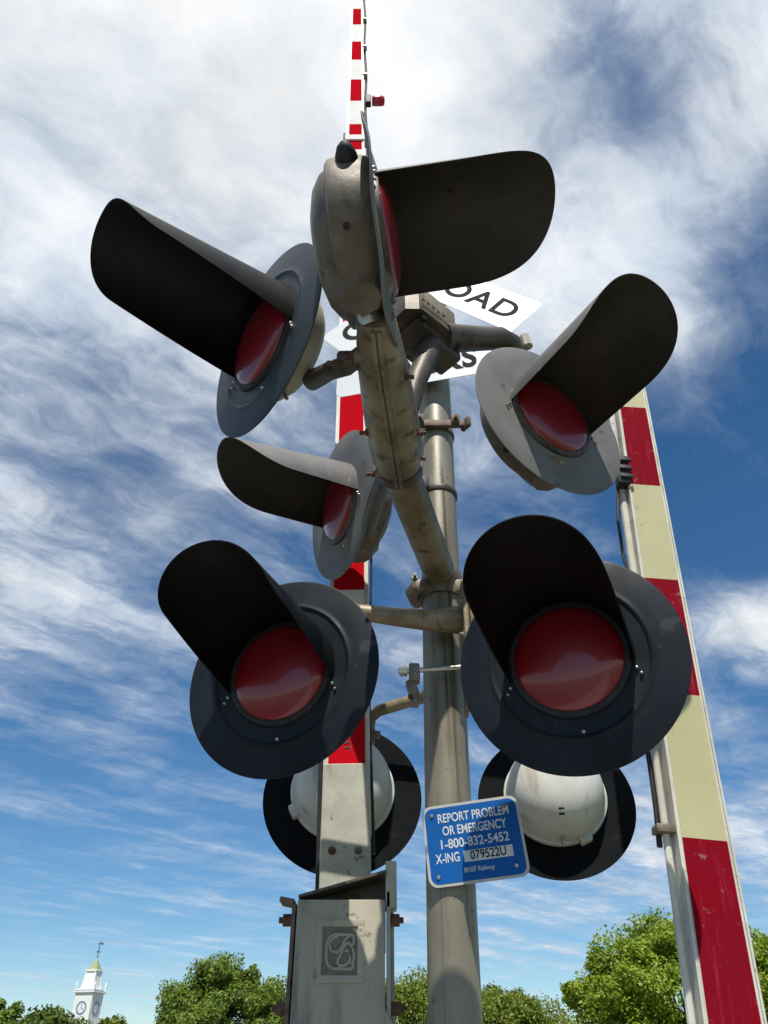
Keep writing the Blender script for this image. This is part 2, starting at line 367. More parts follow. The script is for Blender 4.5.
# arm collar: clamp round the mast with two ears
cz = 1.40
c = ring(cz, .083, .03); 
c.box((mx(cz), MY-.055, cz), (.20, .035, .05), bev=.008)
for sx in (-1, 1):
    c.tube([(mx(cz)+sx*.085, MY-.06, cz+.0), (mx(cz)+sx*.105, MY-.02, cz), (mx(cz)+sx*.085, MY+.05, cz)], .028, 16)
clamp = mpart(c, 'arm_collar', M['cast'])
for sx in (-1, 1): bolt((mx(cz)+sx*.1, MY-.09, cz+.01), (0, -1, .1), .011, .03, 'cast' if sx < 0 else 'bolt', clamp)
# side arm pipe coming forward
A0 = Vector((mx(1.45)-.002, MY-.04, 1.455)); A1 = Vector((.040, 1.66, 1.475))
b = MB(); b.tube([A0, A0.lerp(A1, .3), A0.lerp(A1, .6), A1], .0585, 40); mpart(b, 'side_arm', M['pipe'])
b = MB(); b.tube([A0+Vector((.006, .02, -.002)), A0, A0.lerp(A1, .06)], [.075, .072, .060], 40); mpart(b, 'arm_socket', M['cast'])
# split elbow casting
path = [(.046, 1.69, 1.475), (.038, 1.62, 1.478), (.026, 1.52, 1.482), (.012, 1.41, 1.488), (-.003, 1.30, 1.494), (-.014, 1.21, 1.500), (-.020, 1.15, 1.508)]
rr = [.066, .076, .079, .074, .067, .058, .048]
b = MB(); b.tube(path, rr, 40)
el = mpart(b, 'elbow_casting', M['pipe'])
b = MB()
for dx in (-.0075, .0075):
    vs = []; fs = []
    for i, (p, rm) in enumerate(zip(path, rr)):
        for ox, oz in ((-.0055, .012), (-.0055, -.013), (.0055, -.013), (.0055, .012)): vs.append((p[0]+dx+ox, p[1], p[2]-rm+oz))
    for i in range(len(path)-1):
        for k in range(4): fs.append((i*4+k, i*4+(k+1) % 4, (i+1)*4+(k+1) % 4, (i+1)*4+k))
    fs += [(0, 1, 2, 3), tuple(len(vs)-4+k for k in (3, 2, 1, 0))]; b.add(vs, fs)
mpart(b, 'seam_flange', M['cast'], el)
for (x, y, z, dx) in ((.105, 1.62, 1.46, 1), (.10, 1.50, 1.45, 1), (-.035, 1.68, 1.45, -1), (-.05, 1.50, 1.45, -1), (-.085, 1.24, 1.47, -1), (.06, 1.30, 1.46, 1)):
    q = MB(); q.tube([(x-dx*.035, y, z), (x-dx*.008, y, z)], .019, 14); mpart(q, 'bolt_boss', M['cast'], el)
    bolt((x-dx*.01, y, z), (dx, 0, -.1), .011, .03, 'bolt', el)
q = ring(0, .067, .012); q.v = []; q.f = []; q.mi = []
q.tube([(.048, 1.70, 1.474), (.044, 1.668, 1.475)], .072, 32); mpart(q, 'coupling_ring', M['cast_dark'], el)
# neck up to the edge-on light
b = MB(); b.tube([(-.030, 1.175, 1.50), (-.045, 1.150, 1.545), (-.058, 1.10, 1.585)], [.040, .032, .034], 28); mpart(b, 'light_neck', M['bright'])
# hanger for the upper left light
b = MB(); b.tube([(-.06, 1.26, 1.50), (-.10, 1.30, 1.50), (-.15, 1.36, 1.55), (-.21, 1.44, 1.60)], [.024, .026, .026, .03], 16); b.box((-.10, 1.285, 1.50), (.05, .05, .045), bev=.01)
hg = mpart(b, 'light_hanger', M['cast_dark']); bolt((-.115, 1.27, 1.475), (-.8, -.5, -.5), .013, .04, 'brown_steel', hg)
# hanger for the small grey light
b = MB(); b.tube([(.02, 1.72, 1.50), (.0, 1.82, 1.56), (-.03, 2.0, 1.60), (-.06, 2.2, 1.63)], .028, 16); mpart(b, 'light_hanger', M['cast_dark'])
# riser to the junction box
b = MB(); b.tube([(.055, 1.56, 1.50), (.075, 1.565, 1.62), (.105, 1.58, 1.76), (.145, 1.60, 1.90), (.16, 1.61, 1.96)], [.034, .034, .034, .038, .040], 24); mpart(b, 'riser_pipe', M['cast_dark'])
# junction box (hexagonal, embossed side)
JB = Matrix.Translation((.122, 1.60, 2.035)) @ Euler((R(0), R(0), R(42))).to_matrix().to_4x4()
hexa = [(-.125, -.06), (-.09, -.09), (.085, -.09), (.12, -.05), (.12, .05), (.085, .09), (-.09, .09), (-.125, .06)]
b = MB(); b.add([(x, y, z) for z in (-.055, .075) for x, y in hexa], [tuple(range(7, -1, -1)), tuple(range(8, 16))]+[(i, (i+1) % 8, 8+(i+1) % 8, 8+i) for i in range(8)])
b.box((0, 0, -.055), (.15, .13, .035), bev=.01); b.box((.08, -.01, -.08), (.12, .10, .045), bev=.01)
b.xf(JB); jb = mpart(b, 'junction_box', M['cast_dark'], ang=20)
b = MB(); b.box((-.003, -.0915, .010), (.166, .004, .122), bev=.0015); b.xf(JB); jf = mpart(b, 'junction_box_face', M['pipe'], jb)
b = MB()
random.seed(3)
for r_ in range(2):
    for i in range(13 if r_ else 5):
        w_ = .0065 if r_ else .015
        x_ = -.075+i*(.0115 if r_ else .024); z_ = -.025 if r_ else .006
        b.box((x_, -.0945, z_), (w_, .003, .012 if r_ else .003)); 
        b.box((x_-w_*.4, -.0945, z_), (.002, .003, .014 if r_ else .024))
b.xf(JB); mpart(b, 'embossed_marks', M['cast_dark'], jb, smooth=False)
for dx in (.105, -.06):
    q = MB(); q.box((dx, -.075, -.06), (.022, .022, .03), bev=.003); q.xf(JB); mpart(q, 'bolt', M['dark'], jb)
# cross pipe from the box to the upper right light
b = MB(); b.tube([(.20, 1.60, 1.995), (.26, 1.63, 2.025), (.34, 1.67, 2.075), (.42, 1.71, 2.125), (.465, 1.74, 2.13), (.492, 1.78, 2.09), (.50, 1.83, 2.00), (.50, 1.85, 1.93)], [.050, .048, .044, .042, .041, .040, .038, .038], 24); mpart(b, 'cross_pipe', M['cast_dark'])
b = MB(); b.tube([(.519, 1.735, 2.17), (.526, 1.74, 2.115)], [.017, .02], 8); b.tube([(.523, 1.738, 2.14), (.50, 1.76, 2.13)], .012, 8); mpart(b, 'brass_plug', M['cream'])
# sign clamp bands on the mast
for z, m_ in ((2.19, 'brown_steel'), (1.86, 'cast_dark')):
    q = ring(z, .075, .014); band = mpart(q, 'pole_band', M[m_])
    if z > 2:
        q = MB(); q.box((mx(z), MY-.085, z), (.26, .02, .035), bev=.004)
        for sx in (-1, 1): q.box((mx(z)+sx*.075, MY-.10, z+.01), (.035, .03, .045), bev=.005)
        q.box((mx(z)+.12, MY-.085, z), (.02, .05, .05), (0, 0, .6), bev=.004); mpart(q, 'sign_bracket', M['brown_steel'], band)
        for sx in (-1, 1): bolt((mx(z)+sx*.075, MY-.115, z+.0), (0, -1, 0), .011, .02, 'bolt', band)
    else:
        q = MB(); q.box((mx(z)-.06, MY-.075, z), (.035, .05, .06), bev=.006); mpart(q, 'band_clasp', M['dark'], band)
# front cross arm to the two front lights
b = MB(); b.tube([(.275, 2.16, 1.215), (.22, 2.15, 1.212), (.14, 2.145, 1.208), (.04, 2.15, 1.222), (-.06, 2.155, 1.240), (-.20, 2.16, 1.255), (-.25, 2.17, 1.22), (-.26, 2.18, 1.13)], [.05, .044, .036, .031, .028, .028, .03, .03], 24); mpart(b, 'front_cross_arm', M['pipe'])
b = MB(); b.box((.268, 2.15, 1.145), (.020, .14, .36), bev=.006); b.box((.300, 2.14, 1.19), (.045, .12, .15), bev=.015); b.box((.262, 2.20, .99), (.012, .05, .18), bev=.004)
mp = mpart(b, 'cross_arm_bracket', M['pipe'])
b = MB(); b.tube([(.30, 2.14, 1.20), (.38, 2.10, 1.21), (.46, 2.04, 1.18), (.50, 2.0, 1.11)], [.05, .035, .03, .03], 20); mpart(b, 'front_cross_arm', M['pipe'])
for z in (1.25, 1.13): bolt((.262, 2.10, z), (-1, -.2, 0), .011, .02, 'bright', mp)
b = MB(); b.tube([(.262, 2.17, 1.05), (.075, 2.18, 1.04), (.045, 2.18, 1.04)], [.0085, .0085, .0085], 12); b.tube([(.075, 2.18, 1.04), (.05, 2.18, 1.04)], .017, 6); rod = mpart(b, 'clamp_rod', M['bright'])
b = MB(); b.box((.098, 2.19, 1.035), (.035, .045, .06), bev=.006); b.box((.092, 2.20, .985), (.03, .04, .06), (0, R(-20), 0), bev=.006); b.box((.098, 2.20, .945), (.025, .04, .03), bev=.005)
cl = mpart(b, 'rod_clamp', M['cast']); bolt((.085, 2.17, .945), (-.3, -1, 0), .009, .018, 'bolt', cl)
# rear cross arm
b = MB(); b.tube([(.24, 2.40, 1.22), (.22, 2.68, 1.225), (.16, 2.76, 1.205), (-.02, 2.80, 1.165), (-.052, 2.81, 1.14), (-.058, 2.82, 1.11), (-.06, 2.84, 1.02)], [.030, .028, .025, .023, .023, .023, .023], 20); mpart(b, 'rear_cross_arm', M['pipe'])
b = MB(); b.tube([(-.058, 2.82, 1.09), (-.060, 2.83, 1.06)], .045, 24); mpart(b, 'arm_flange', M['brown_steel'])
b = MB(); b.tube([(.26, 2.35, 1.24), (.45, 2.62, 1.235), (.60, 2.86, 1.18), (.66, 2.92, 1.10), (.665, 2.92, 1.0)], [.032, .030, .027, .025, .024], 20); mpart(b, 'rear_cross_arm', M['pipe'])


# ------------------------------------------------------------------ lettering
def lettering(txt, h, parent, loc, xs=1., m_=None, bold=0., depth=.0008, roty=0., name='lettering', align='CENTER', rx=90, space=1.):
    cu = bpy.data.curves.new('lettering', 'FONT'); cu.body = txt; cu.size = h/.72; cu.extrude = depth; cu.offset = bold; cu.align_x = align; cu.align_y = 'CENTER'; cu.space_character = space
    t = bpy.data.objects.new('tmp', cu); col.objects.link(t)
    dg = bpy.context.evaluated_depsgraph_get(); me = bpy.data.meshes.new_from_object(t.evaluated_get(dg)); bpy.data.objects.remove(t)
    me.transform(Matrix.Translation(loc) @ Matrix.Rotation(R(roty), 4, 'Y') @ Matrix.Rotation(R(rx), 4, 'X') @ Matrix.Diagonal((xs, 1, 1, 1)))
    me.materials.clear(); me.materials.append(m_); me.name = name
    o = bpy.data.objects.new(name, me); col.objects.link(o); o.parent = parent; return o


def rrect(w, h, r, n=6):
    pts = []
    for cx, cy, a0 in ((w/2-r, h/2-r, 0), (-w/2+r, h/2-r, 90), (-w/2+r, -h/2+r, 180), (w/2-r, -h/2+r, 270)):
        for i in range(n+1): a = R(a0+90*i/n); pts.append((cx+r*math.cos(a), cy+r*math.sin(a)))
    return pts


def plate(pts, y0, y1, roty=0.):
    b = MB(); n = len(pts); ca, sa = math.cos(R(roty)), math.sin(R(roty))
    P2 = [(x*ca+z*sa, -x*sa+z*ca) for x, z in pts]
    b.add([(x, y, z) for y in (y0, y1) for x, z in P2], [tuple(range(n)), tuple(range(2*n-1, n-1, -1))]+[(i, (i+1) % n, n+(i+1) % n, n+i) for i in range(n)])
    return b


# crossbuck
cb = empty('crossbuck_sign', W(.237, 2.205, 3.20), (0, 0, R(-12)), 'white crossbuck sign lettered RAILROAD CROSSING behind the topmost light', 'railroad sign')
bd = plate(rrect(1.22, .229, .004, 2), -.006, -.003, 45).build('board', M['sign_white'], cb, smooth=False); bd['label'] = 'board lettered RAILROAD'
lettering('RAIL', .112, bd, (-.30*.707, -.0072, .30*.707), 1.22, M['sign_black'], .0025, roty=45, space=1.1)
lettering('ROAD', .112, bd, (.265*.707, -.0072, -.265*.707), 1.22, M['sign_black'], .0025, roty=45, space=1.1)
bd = plate(rrect(1.26, .229, .004, 2), .0, .003, -39).build('board', M['sign_white'], cb, smooth=False); bd['label'] = 'board lettered CROSSING'
ca_, sa_ = math.cos(R(39)), math.sin(R(39))
lettering('CROS', .125, bd, (-.335*ca_, -.0012, -.335*sa_), 1.0, M['sign_black'], .004, roty=-39)
lettering('SING', .125, bd, (.335*ca_, -.0012, .335*sa_), 1.0, M['sign_black'], .004, roty=-39)
b = MB(); b.box((0, .02, 0), (.12, .034, .16), bev=.004); b.build('bracket', M['cast_dark'], cb)
# tracks plate
tp = empty('tracks_sign', W(.175, 2.19, 2.53), (0, 0, R(-13)), 'white sign plate lettered TRACKS on the mast under the crossbuck', 'railroad sign')
bd = plate(rrect(.80, .23, .03), -.004, -.001).build('plate', M['sign_white'], tp, smooth=False)
lettering('TRACKS', .13, bd, (-.035, -.0052, -.005), .80, M['sign_black'], .005, space=1.05)
plate(rrect(.24, .23, .02), -.004, -.001).build('number_plate', M['sign_white'], tp, smooth=False).location = (0, 0, .232)
lettering('2', .15, tp, (0, -.0052, .232), .9, M['sign_black'], .008)
b = MB(); b.box((0, .02, 0), (.12, .036, .12), bev=.004); b.build('bracket', M['cast_dark'], tp)

# blue emergency sign
bs = empty('emergency_sign', W(.2545, 2.20, .531), (0, R(-4.5), R(-12)), 'small blue REPORT PROBLEM OR EMERGENCY sign clamped on the mast', 'sign')
bs.scale = (.945, .945, .945)
sp = plate(rrect(.297, .229, .028), 0, .0025).build('plate', M['sign_rim'], bs, smooth=False)
pb = plate(rrect(.281, .213, .023), -.0012, .0005).build('blue_face', M['sign_blue'], sp, smooth=False)
for t, h_, x_, z_, xs in (('REPORT PROBLEM', .0262, .008, .073, .74), ('OR EMERGENCY', .0262, .006, .036, .72), ('1-800-832-5452', .0262, .000, -.0015, .90), ('X-ING', .0265, -.084, -.040, .70), ('BNSF Railway', .0135, .004, -.078, .86)):
    lettering(t, h_, sp, (x_, -.0020, z_), xs, M['sign_text'], .0006 if h_ > .02 else .0001, .0004)
plate([(-.036, -.056), (.110, -.056), (.110, -.025), (-.036, -.025)], -.0024, -.001).build('number_patch', M['sign_text'], sp, smooth=False)
lettering('079522U', .0245, sp, (.037, -.0032, -.0405), .86, M['sign_black'], .0004, .0004, name='number')
for x_, z_, m_ in ((-.118, .085, 'bolt'), (.105, .085, 'bolt'), (-.118, -.088, 'bright'), (.112, -.083, 'bright')):
    q = MB(); q.lathe([(.0001, -.006), (.004, -.0055), (.006, -.003), (.006, 0)], 12); q.xf(Matrix.Translation((x_, -.001, z_))); q.build('screw', M['cast'] if m_ == 'bolt' else M['bright'], bs)
q = MB(); q.box((-.066, .032, .06), (.16, .012, .03), bev=.002); q.box((-.066, .032, -.07), (.16, .012, .03), bev=.002); q.build('bracket', M['cast'], bs)

# ------------------------------------------------------------------ gate arms
def striped_arm(name, base, ztop, xoff, wfn, reds, mats, depth, label, side=.012, z0=0.):
    """reds = list of (z0,z1); whole arm = channel + tape face"""
    root = empty(name, base, (0, xoff, 0), label, 'crossing gate', 'striped crossing gates')
    b = MB()
    n = 12
    for i in range(n):
        a, c = z0+(ztop-z0)*i/n, z0+(ztop-z0)*(i+1)/n; wa_, wc = wfn(a)/2, wfn(c)/2
        b.add([(-wa_, 0, a), (wa_, 0, a), (wa_, depth, a), (-wa_, depth, a), (-wc, 0, c), (wc, 0, c), (wc, depth, c), (-wc, depth, c)], [(0, 1, 5, 4), (1, 2, 6, 5), (2, 3, 7, 6), (3, 0, 4, 7)]+([(0, 3, 2, 1)] if i == 0 else [])+([(4, 5, 6, 7)] if i == n-1 else []))
    for sx in (-1, 1):
        for i in range(n):
            a, c = z0+(ztop-z0)*i/n, z0+(ztop-z0)*(i+1)/n; wa_, wc = wfn(a)/2, wfn(c)/2
            x0, x1, y0, y1 = sx*wa_, sx*(wa_-side*.45), -.006, 0
            x2, x3 = sx*wc, sx*(wc-side*.45)
            b.add([(x0, y0, a), (x1, y0, a), (x1, -.0, a), (x0, -.0, a), (x2, y0, c), (x3, y0, c), (x3, 0, c), (x2, 0, c)], [(0, 1, 5, 4), (1, 2, 6, 5), (0, 3, 7, 4)])
    b.build('arm', M['arm_white'], root, smooth=False)
    cuts = sorted(set([z0, ztop]+[v for r_ in reds for v in r_ if z0 < v < ztop])); t = MB()
    for a, c in zip(cuts[:-1], cuts[1:]):
        t.cur = 1 if any(r_[0]-1e-4 <= (a+c)/2 <= r_[1] for r_ in reds) else 0
        wa_, wc = wfn(a)/2-side, wfn(c)/2-side
        t.add([(-wa_, -.002, a), (wa_, -.002, a), (wc, -.002, c), (-wc, -.002, c)], [(0, 1, 2, 3)])
    t.build('reflective_tape', mats, root, smooth=False)
    return root


LB = W(-.123, 2.63, .25)
redsL = [(z+.0-.25, z+.4056-.25) for z in (.815, 1.624, 2.44, 3.25, 4.06, 4.87)]+[(z-.25, z+.4056-.25) for z in (5.44, 6.25, 7.06, 7.871, 8.68)]
armL = striped_arm('crossing_gate', LB, 8.9, R(-1.0), lambda z: .172-.0072*z, redsL, [M['tape_white'], M['tape_red']], .045,
                   'tall red and white striped gate arm rising behind the lights at the left', side=.017)
lettering('17 LIGHT', .028, armL, (.0, -.0035, .77), 1.0, M['bolt'], .0004, .0003, roty=90, name='stencil_lettering')
q = MB(); q.box((0, .02, 5.36), (.160, .07, .075), bev=.003); q.build('joint_sleeve', M['tape_white'], armL, smooth=False)
q = MB(); q.tube([(-.083, -.01, 5.34), (-.083, -.01, 5.42)], .008, 8); q.build('joint_bolt', M['cast'], armL)
# cable up the right edge
cz_ = [((.088 if z < 3 else .105-.004*z)+.006*math.sin(z*5), .035+.01*math.sin(z*3), z) for z in np.linspace(.35, 8.85, 96)]
q = MB(); q.tube(cz_, [.0055 if p[2] < 3 else .010 for p in cz_], 8); q.build('cable', M['dark'], armL)
q = MB(); q.tube([(-.092+.003*math.sin(z*6), .01, z) for z in np.linspace(.0, 1.25, 24)], .009, 8); q.build('cable', M['dark'], armL)
for z in (6.5, 7.1, 7.75, 8.4): q = MB(); q.box((.072, .01, z), (.04, .05, .014)); q.build('cable_tie', M['bright'], armL, smooth=False)
q = MB(); q.lathe([(.0005, 0), (.036, 0), (.04, .02), (.040, .08), (.032, .10), (.0005, .105)], 24, axis='z'); q.xf(Matrix.Translation((.13, 0, 6.0)) @ Matrix.Rotation(R(90), 4, 'Y'))
lampo = q.build('gate_lamp', M['lamp_red'], armL)
q = MB(); q.box((.10, .0, 6.0), (.045, .05, .13), bev=.006); q.build('lamp_bracket', M['dark'], lampo)
# scuffed channel at its root
q = MB(); q.box((0, -.012, .333), (.164, .05, .60), (0, 0, 0), bev=.003); chan = q.build('root_channel', M['plate'], armL, smooth=False)
for sx in (-.043, .043):
    for z_ in (.345,):
        q = MB(); q.lathe([(.0001, -.024), (.006, -.022), (.011, -.014), (.013, -.004), (.013, 0)], 16); q.xf(Matrix.Translation((sx, -.037, z_))); q.build('bolt', M['bolt'] if sx < 0 else M['cast'], chan)

RBX = .775; 
armR = None
redsR = []
# stripe edges of the near arm measured in height above eye level
eR = [.2449*2.04, .2449*2.04+.4065*0]
zb = [.2449*2.04, .2449*2.04+.405, .2449*2.04+.81, .2449*2.04+1.215, .2449*2.04+1.62, .2449*2.04+2.025]
redsR = [(zb[0]-.42+.5, zb[0]+.5), (zb[1]+.5, zb[2]+.5), (zb[3]+.5, zb[4]+.5)]
armR = striped_arm('crossing_gate', W(.748, 2.04, -.5), 3.02, R(5.3), lambda z: .150-.010*z, redsR, [M['tape_cream'], M['tape_dull_red']], .055,
                   'leaning gate arm with faded yellow and dark red stripes at the right', side=.012)
q = MB(); q.tube([(-.088, .03, z) for z in np.linspace(0.0, 1.28, 8)], .010, 10); q.build('conduit', M['arm_white'], armR)
q = MB(); q.tube([(-.078, .03, z) for z in np.linspace(1.36, 2.9, 8)], .013, 10); q.build('conduit', M['arm_white'], armR)
for z in (1.02, 1.74): q = MB(); q.box((-.092, .025, z), (.055, .05, .02), bev=.002); q.build('conduit_clip', M['cast'], armR)
q = MB(); q.box((-.08, .0, 2.27), (.045, .045, .13), bev=.004)
for dz in (-.04, .0, .04): q.box((-.072, -.026, 2.27+dz), (.045, .012, .014), bev=.002)
q.build('lamp_bracket', M['dark'], armR)
q = MB(); q.tube([(-.095, .02, 2.22), (-.11, .02, 2.05), (-.108, .02, 1.9), (-.092, .02, 1.8), (-.10, .03, 1.7)], .006, 8); q.build('cable', M['dark'], armR)
q = MB(); q.tube([(-.11+.008*math.sin(z*7), .04, z) for z in np.linspace(.98, 1.6, 16)], .008, 8); q.build('cable', M['dark'], armR)

# ------------------------------------------------------------------ gate mechanism housing with cast emblem
def quad_strip(pts, z, w, t):
    b = MB(); n = len(pts)
    return b


gm = empty('gate_mechanism', W(-.135, 2.47, -1.6), (0, 0, 0), 'weathered grey gate housing with a cast square emblem at the left arm foot', 'gate mechanism')


def gp(mb, name, m_, parent=None, **k):
    mb.xf(Matrix.Translation((.135, -2.47, CAMZ))); mb.xf(Matrix.Translation((0, 0, 0)))
    return mb.build(name, m_, parent or gm, **k)


def GP(x, y, z): return Vector((x, y, z))


HX = -.128
b = MB()
# front plate with bevelled edge and flare towards the right at the bottom
b.box((HX, 2.455, .03), (.262, .014, .79), bev=.004)
b.box((HX-.127, 2.56, .03), (.010, .21, .79), bev=.002)
fp = gp(b, 'front_plate', M['gatebox'])
b = MB(); b.add([(HX+.125, 2.452, .16), (HX+.30, 2.46, -.10), (HX+.34, 2.46, -.36), (HX+.125, 2.452, -.36), (HX+.125, 2.60, .16), (HX+.30, 2.60, -.10), (HX+.34, 2.60, -.36), (HX+.125, 2.60, -.36)],
               [(0, 3, 2, 1), (4, 5, 6, 7), (0, 1, 5, 4), (1, 2, 6, 5), (2, 3, 7, 6), (0, 4, 7, 3)]); gp(b, 'side_gusset', M['gatebox'], smooth=False)
b = MB(); b.box((HX, 2.50, -.95), (.62, .42, 1.20), bev=.03); b.box((HX, 2.50, -1.56), (.7, .5, .08), bev=.01); gp(b, 'mechanism_case', M['gatebox'])
b = MB(); b.tube([(HX+.31, 2.36, -.55), (HX+.31, 2.36, -.75)], .04, 20); gp(b, 'hub', M['cast_dark'])
# side flanges with bolts
b = MB(); b.box((HX-.143, 2.50, .25), (.012, .075, .34), bev=.002); b.box((HX-.165, 2.50, .425), (.045, .09, .014), (0, R(10), 0), bev=.003); b.box((HX-.16, 2.50, .075), (.04, .07, .05), bev=.012); lf = gp(b, 'side_flange', M['brown_steel'])
b = MB(); b.box((HX+.141, 2.50, .27), (.012, .075, .36), bev=.002); b.box((HX+.152, 2.60, .26), (.014, .10, .42), bev=.002); b.box((HX+.150, 2.50, .47), (.034, .075, .13), bev=.003); b.box((HX+.150, 2.50, .035), (.03, .06, .15), bev=.006); rf = gp(b, 'side_flange', M['plate'])
for z_ in (.375, .155):
    for sx, pr in ((-1, lf), (1, rf)):
        q = MB(); p_ = Vector((HX+sx*.145, 2.485, z_)); d_ = Vector((sx, 0, 0)); q.tube([p_, p_+d_*.03], .017, 6); q.tube([p_, p_+d_*.042], .009, 10); gp(q, 'bolt', M['bolt'], pr)
# slanted lid above the opening
b = MB(); b.add([(HX-.13, 2.45, .430), (HX+.135, 2.45, .500), (HX+.135, 2.78, .500), (HX-.13, 2.78, .430), (HX-.13, 2.45, .438), (HX+.135, 2.45, .508), (HX+.135, 2.78, .508), (HX-.13, 2.78, .438)],
               [(0, 3, 2, 1), (4, 5, 6, 7), (0, 1, 5, 4), (1, 2, 6, 5), (2, 3, 7, 6), (3, 0, 4, 7)])
b.v = [(x, y, z) for x, y, z in b.v]
# the lid stops at the front of the arm channel
b.v = [(x, min(y, 2.585), z) for x, y, z in b.v]
gp(b, 'lid', M['cast_dark'], smooth=False)
b = MB(); b.add([(x_, y_, z_) for y_ in (2.570, 2.576) for x_, z_ in ((HX-.13, .30), (HX+.133, .30), (HX+.133, .499), (HX-.13, .429))], [(0, 1, 2, 3), (7, 6, 5, 4), (0, 4, 5, 1), (1, 5, 6, 2), (2, 6, 7, 3), (3, 7, 4, 0)]); gp(b, 'opening_shade_panel', M['cast_dark'], smooth=False)  # dark panel added to stand for the shaded inside of the opening
# emblem
EZ = .292; EY = 2.4475
def frame(w, h, t, y, d, cz):
    q = MB()
    q.box((HX, y, cz+h/2-t/2), (w, d, t), bev=.0012); q.box((HX, y, cz-h/2+t/2), (w, d, t), bev=.0012)
    q.box((HX-w/2+t/2, y, cz), (t, d*.98, h-2*t+.002), bev=.0012); q.box((HX+w/2-t/2, y, cz), (t, d*.98, h-2*t+.002), bev=.0012); return q
e0 = gp(frame(.142, .160, .019, EY-.001, .007, EZ), 'emblem_frame', M['gatebox'], fp)
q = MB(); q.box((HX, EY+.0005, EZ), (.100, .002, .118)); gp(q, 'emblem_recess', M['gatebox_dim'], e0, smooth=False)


def spl(pts, n=10, closed=False):
    out = []; m_ = len(pts)
    for i in range(m_ if closed else m_-1):
        g4 = [Vector((*pts[(i+j) % m_ if closed else min(max(i+j, 0), m_-1)], 0)) for j in (-1, 0, 1, 2)]
        for k_ in range(n):
            t = k_/n; out.append(.5*((2*g4[1])+(-g4[0]+g4[2])*t+(2*g4[0]-5*g4[1]+4*g4[2]-g4[3])*t*t+(-g4[0]+3*g4[1]-3*g4[2]+g4[3])*t**3))
    out.append(Vector((*pts[0 if closed else -1], 0))); return out


def eb(pts, closed=False, r=.0042):
    q = MB(); P_ = [(HX+(p.x-333)*.000585, EY-.0015, EZ-(p.y-530)*.00064) for p in spl(pts, 8, closed)]
    q.tube(P_, r, 8); return q


q = eb([(400, 470), (385, 468), (350, 468), (300, 468), (272, 490), (268, 530), (272, 575), (300, 598), (350, 600), (390, 600), (402, 588), (390, 575)])
q2 = eb([(400, 470), (402, 500), (392, 512), (400, 530), (404, 560), (398, 590)]); q.add(q2.v, q2.f)
q2 = eb([(385, 470), (360, 485), (345, 515), (320, 535), (290, 528), (283, 500), (300, 480), (325, 475)]); q.add(q2.v, q2.f)
q2 = eb([(392, 512), (372, 500), (355, 515), (338, 545), (325, 570), (335, 588), (365, 585), (385, 565), (378, 535), (358, 530)]); q.add(q2.v, q2.f)
gp(q, 'emblem_relief', M['gatebox'], e0)

# second gate pedestal, below the frame
g2 = empty('gate_mechanism', (.72, 2.30, 0), (0, 0, 0), 'grey gate pedestal at the foot of the leaning right arm', 'gate mechanism')
b = MB(); b.box((0, 0, .35), (.4, .34, .70), bev=.03); b.box((0, 0, .03), (.55, .45, .06), bev=.01); b.build('mechanism_case', M['gatebox'], g2)
b = MB(); b.tube([(0, -.17, .55), (0, -.24, .55)], .06, 24); b.box((-.015, -.235, .86), (.12, .03, .66), (0, R(4), 0), bev=.004); b.build('arm_crank', M['gatebox'], g2)

# ------------------------------------------------------------------ trees
def leaf_mat(name, c1, c2, c3):
    m = bpy.data.materials.new(name); m.use_nodes = True; nt = m.node_tree; nt.nodes.clear(); h = G(nt)
    O = h.n('ShaderNodeTexCoord').outputs['Object']
    c = h.mix(h.step(h.noise(O, .8, 3, .6), .38, .62), (*c1, 1), (*c2, 1)); c = h.mix(h.step(h.noise(O, 6, 2, .6), .45, .7), c, (*c3, 1))
    d = h.n('ShaderNodeBsdfDiffuse'); h.put(d.inputs[0], c); t = h.n('ShaderNodeBsdfTranslucent'); h.put(t.inputs[0], c)
    gl = h.n('ShaderNodeBsdfGlossy'); gl.inputs['Roughness'].default_value = .45; gl.inputs[0].default_value = (.5, .5, .5, 1)
    x1 = h.n('ShaderNodeMixShader'); x1.inputs[0].default_value = .3; nt.links.new(d.outputs[0], x1.inputs[1]); nt.links.new(t.outputs[0], x1.inputs[2])
    x2 = h.n('ShaderNodeMixShader'); x2.inputs[0].default_value = .04; nt.links.new(x1.outputs[0], x2.inputs[1]); nt.links.new(gl.outputs[0], x2.inputs[2])
    o = h.n('ShaderNodeOutputMaterial'); nt.links.new(x2.outputs[0], o.inputs[0]); return m


M['bark'] = mat('bark', (.09, .07, .05), .9, second=(.05, .04, .03), nscale=8, bump=.4, bscale=10)
M['leaf_bright'] = leaf_mat('bright_maple_leaves', (.17, .26, .018), (.25, .34, .026), (.36, .41, .05))
M['leaf_mid'] = leaf_mat('green_leaves', (.13, .20, .024), (.19, .27, .034), (.25, .31, .06))
M['leaf_yellow'] = leaf_mat('yellow_green_leaves', (.18, .24, .025), (.24, .29, .04), (.16, .21, .03))
M['leaf_dark'] = leaf_mat('dark_green_leaves', (.08, .13, .02), (.12, .18, .025), (.16, .20, .035))


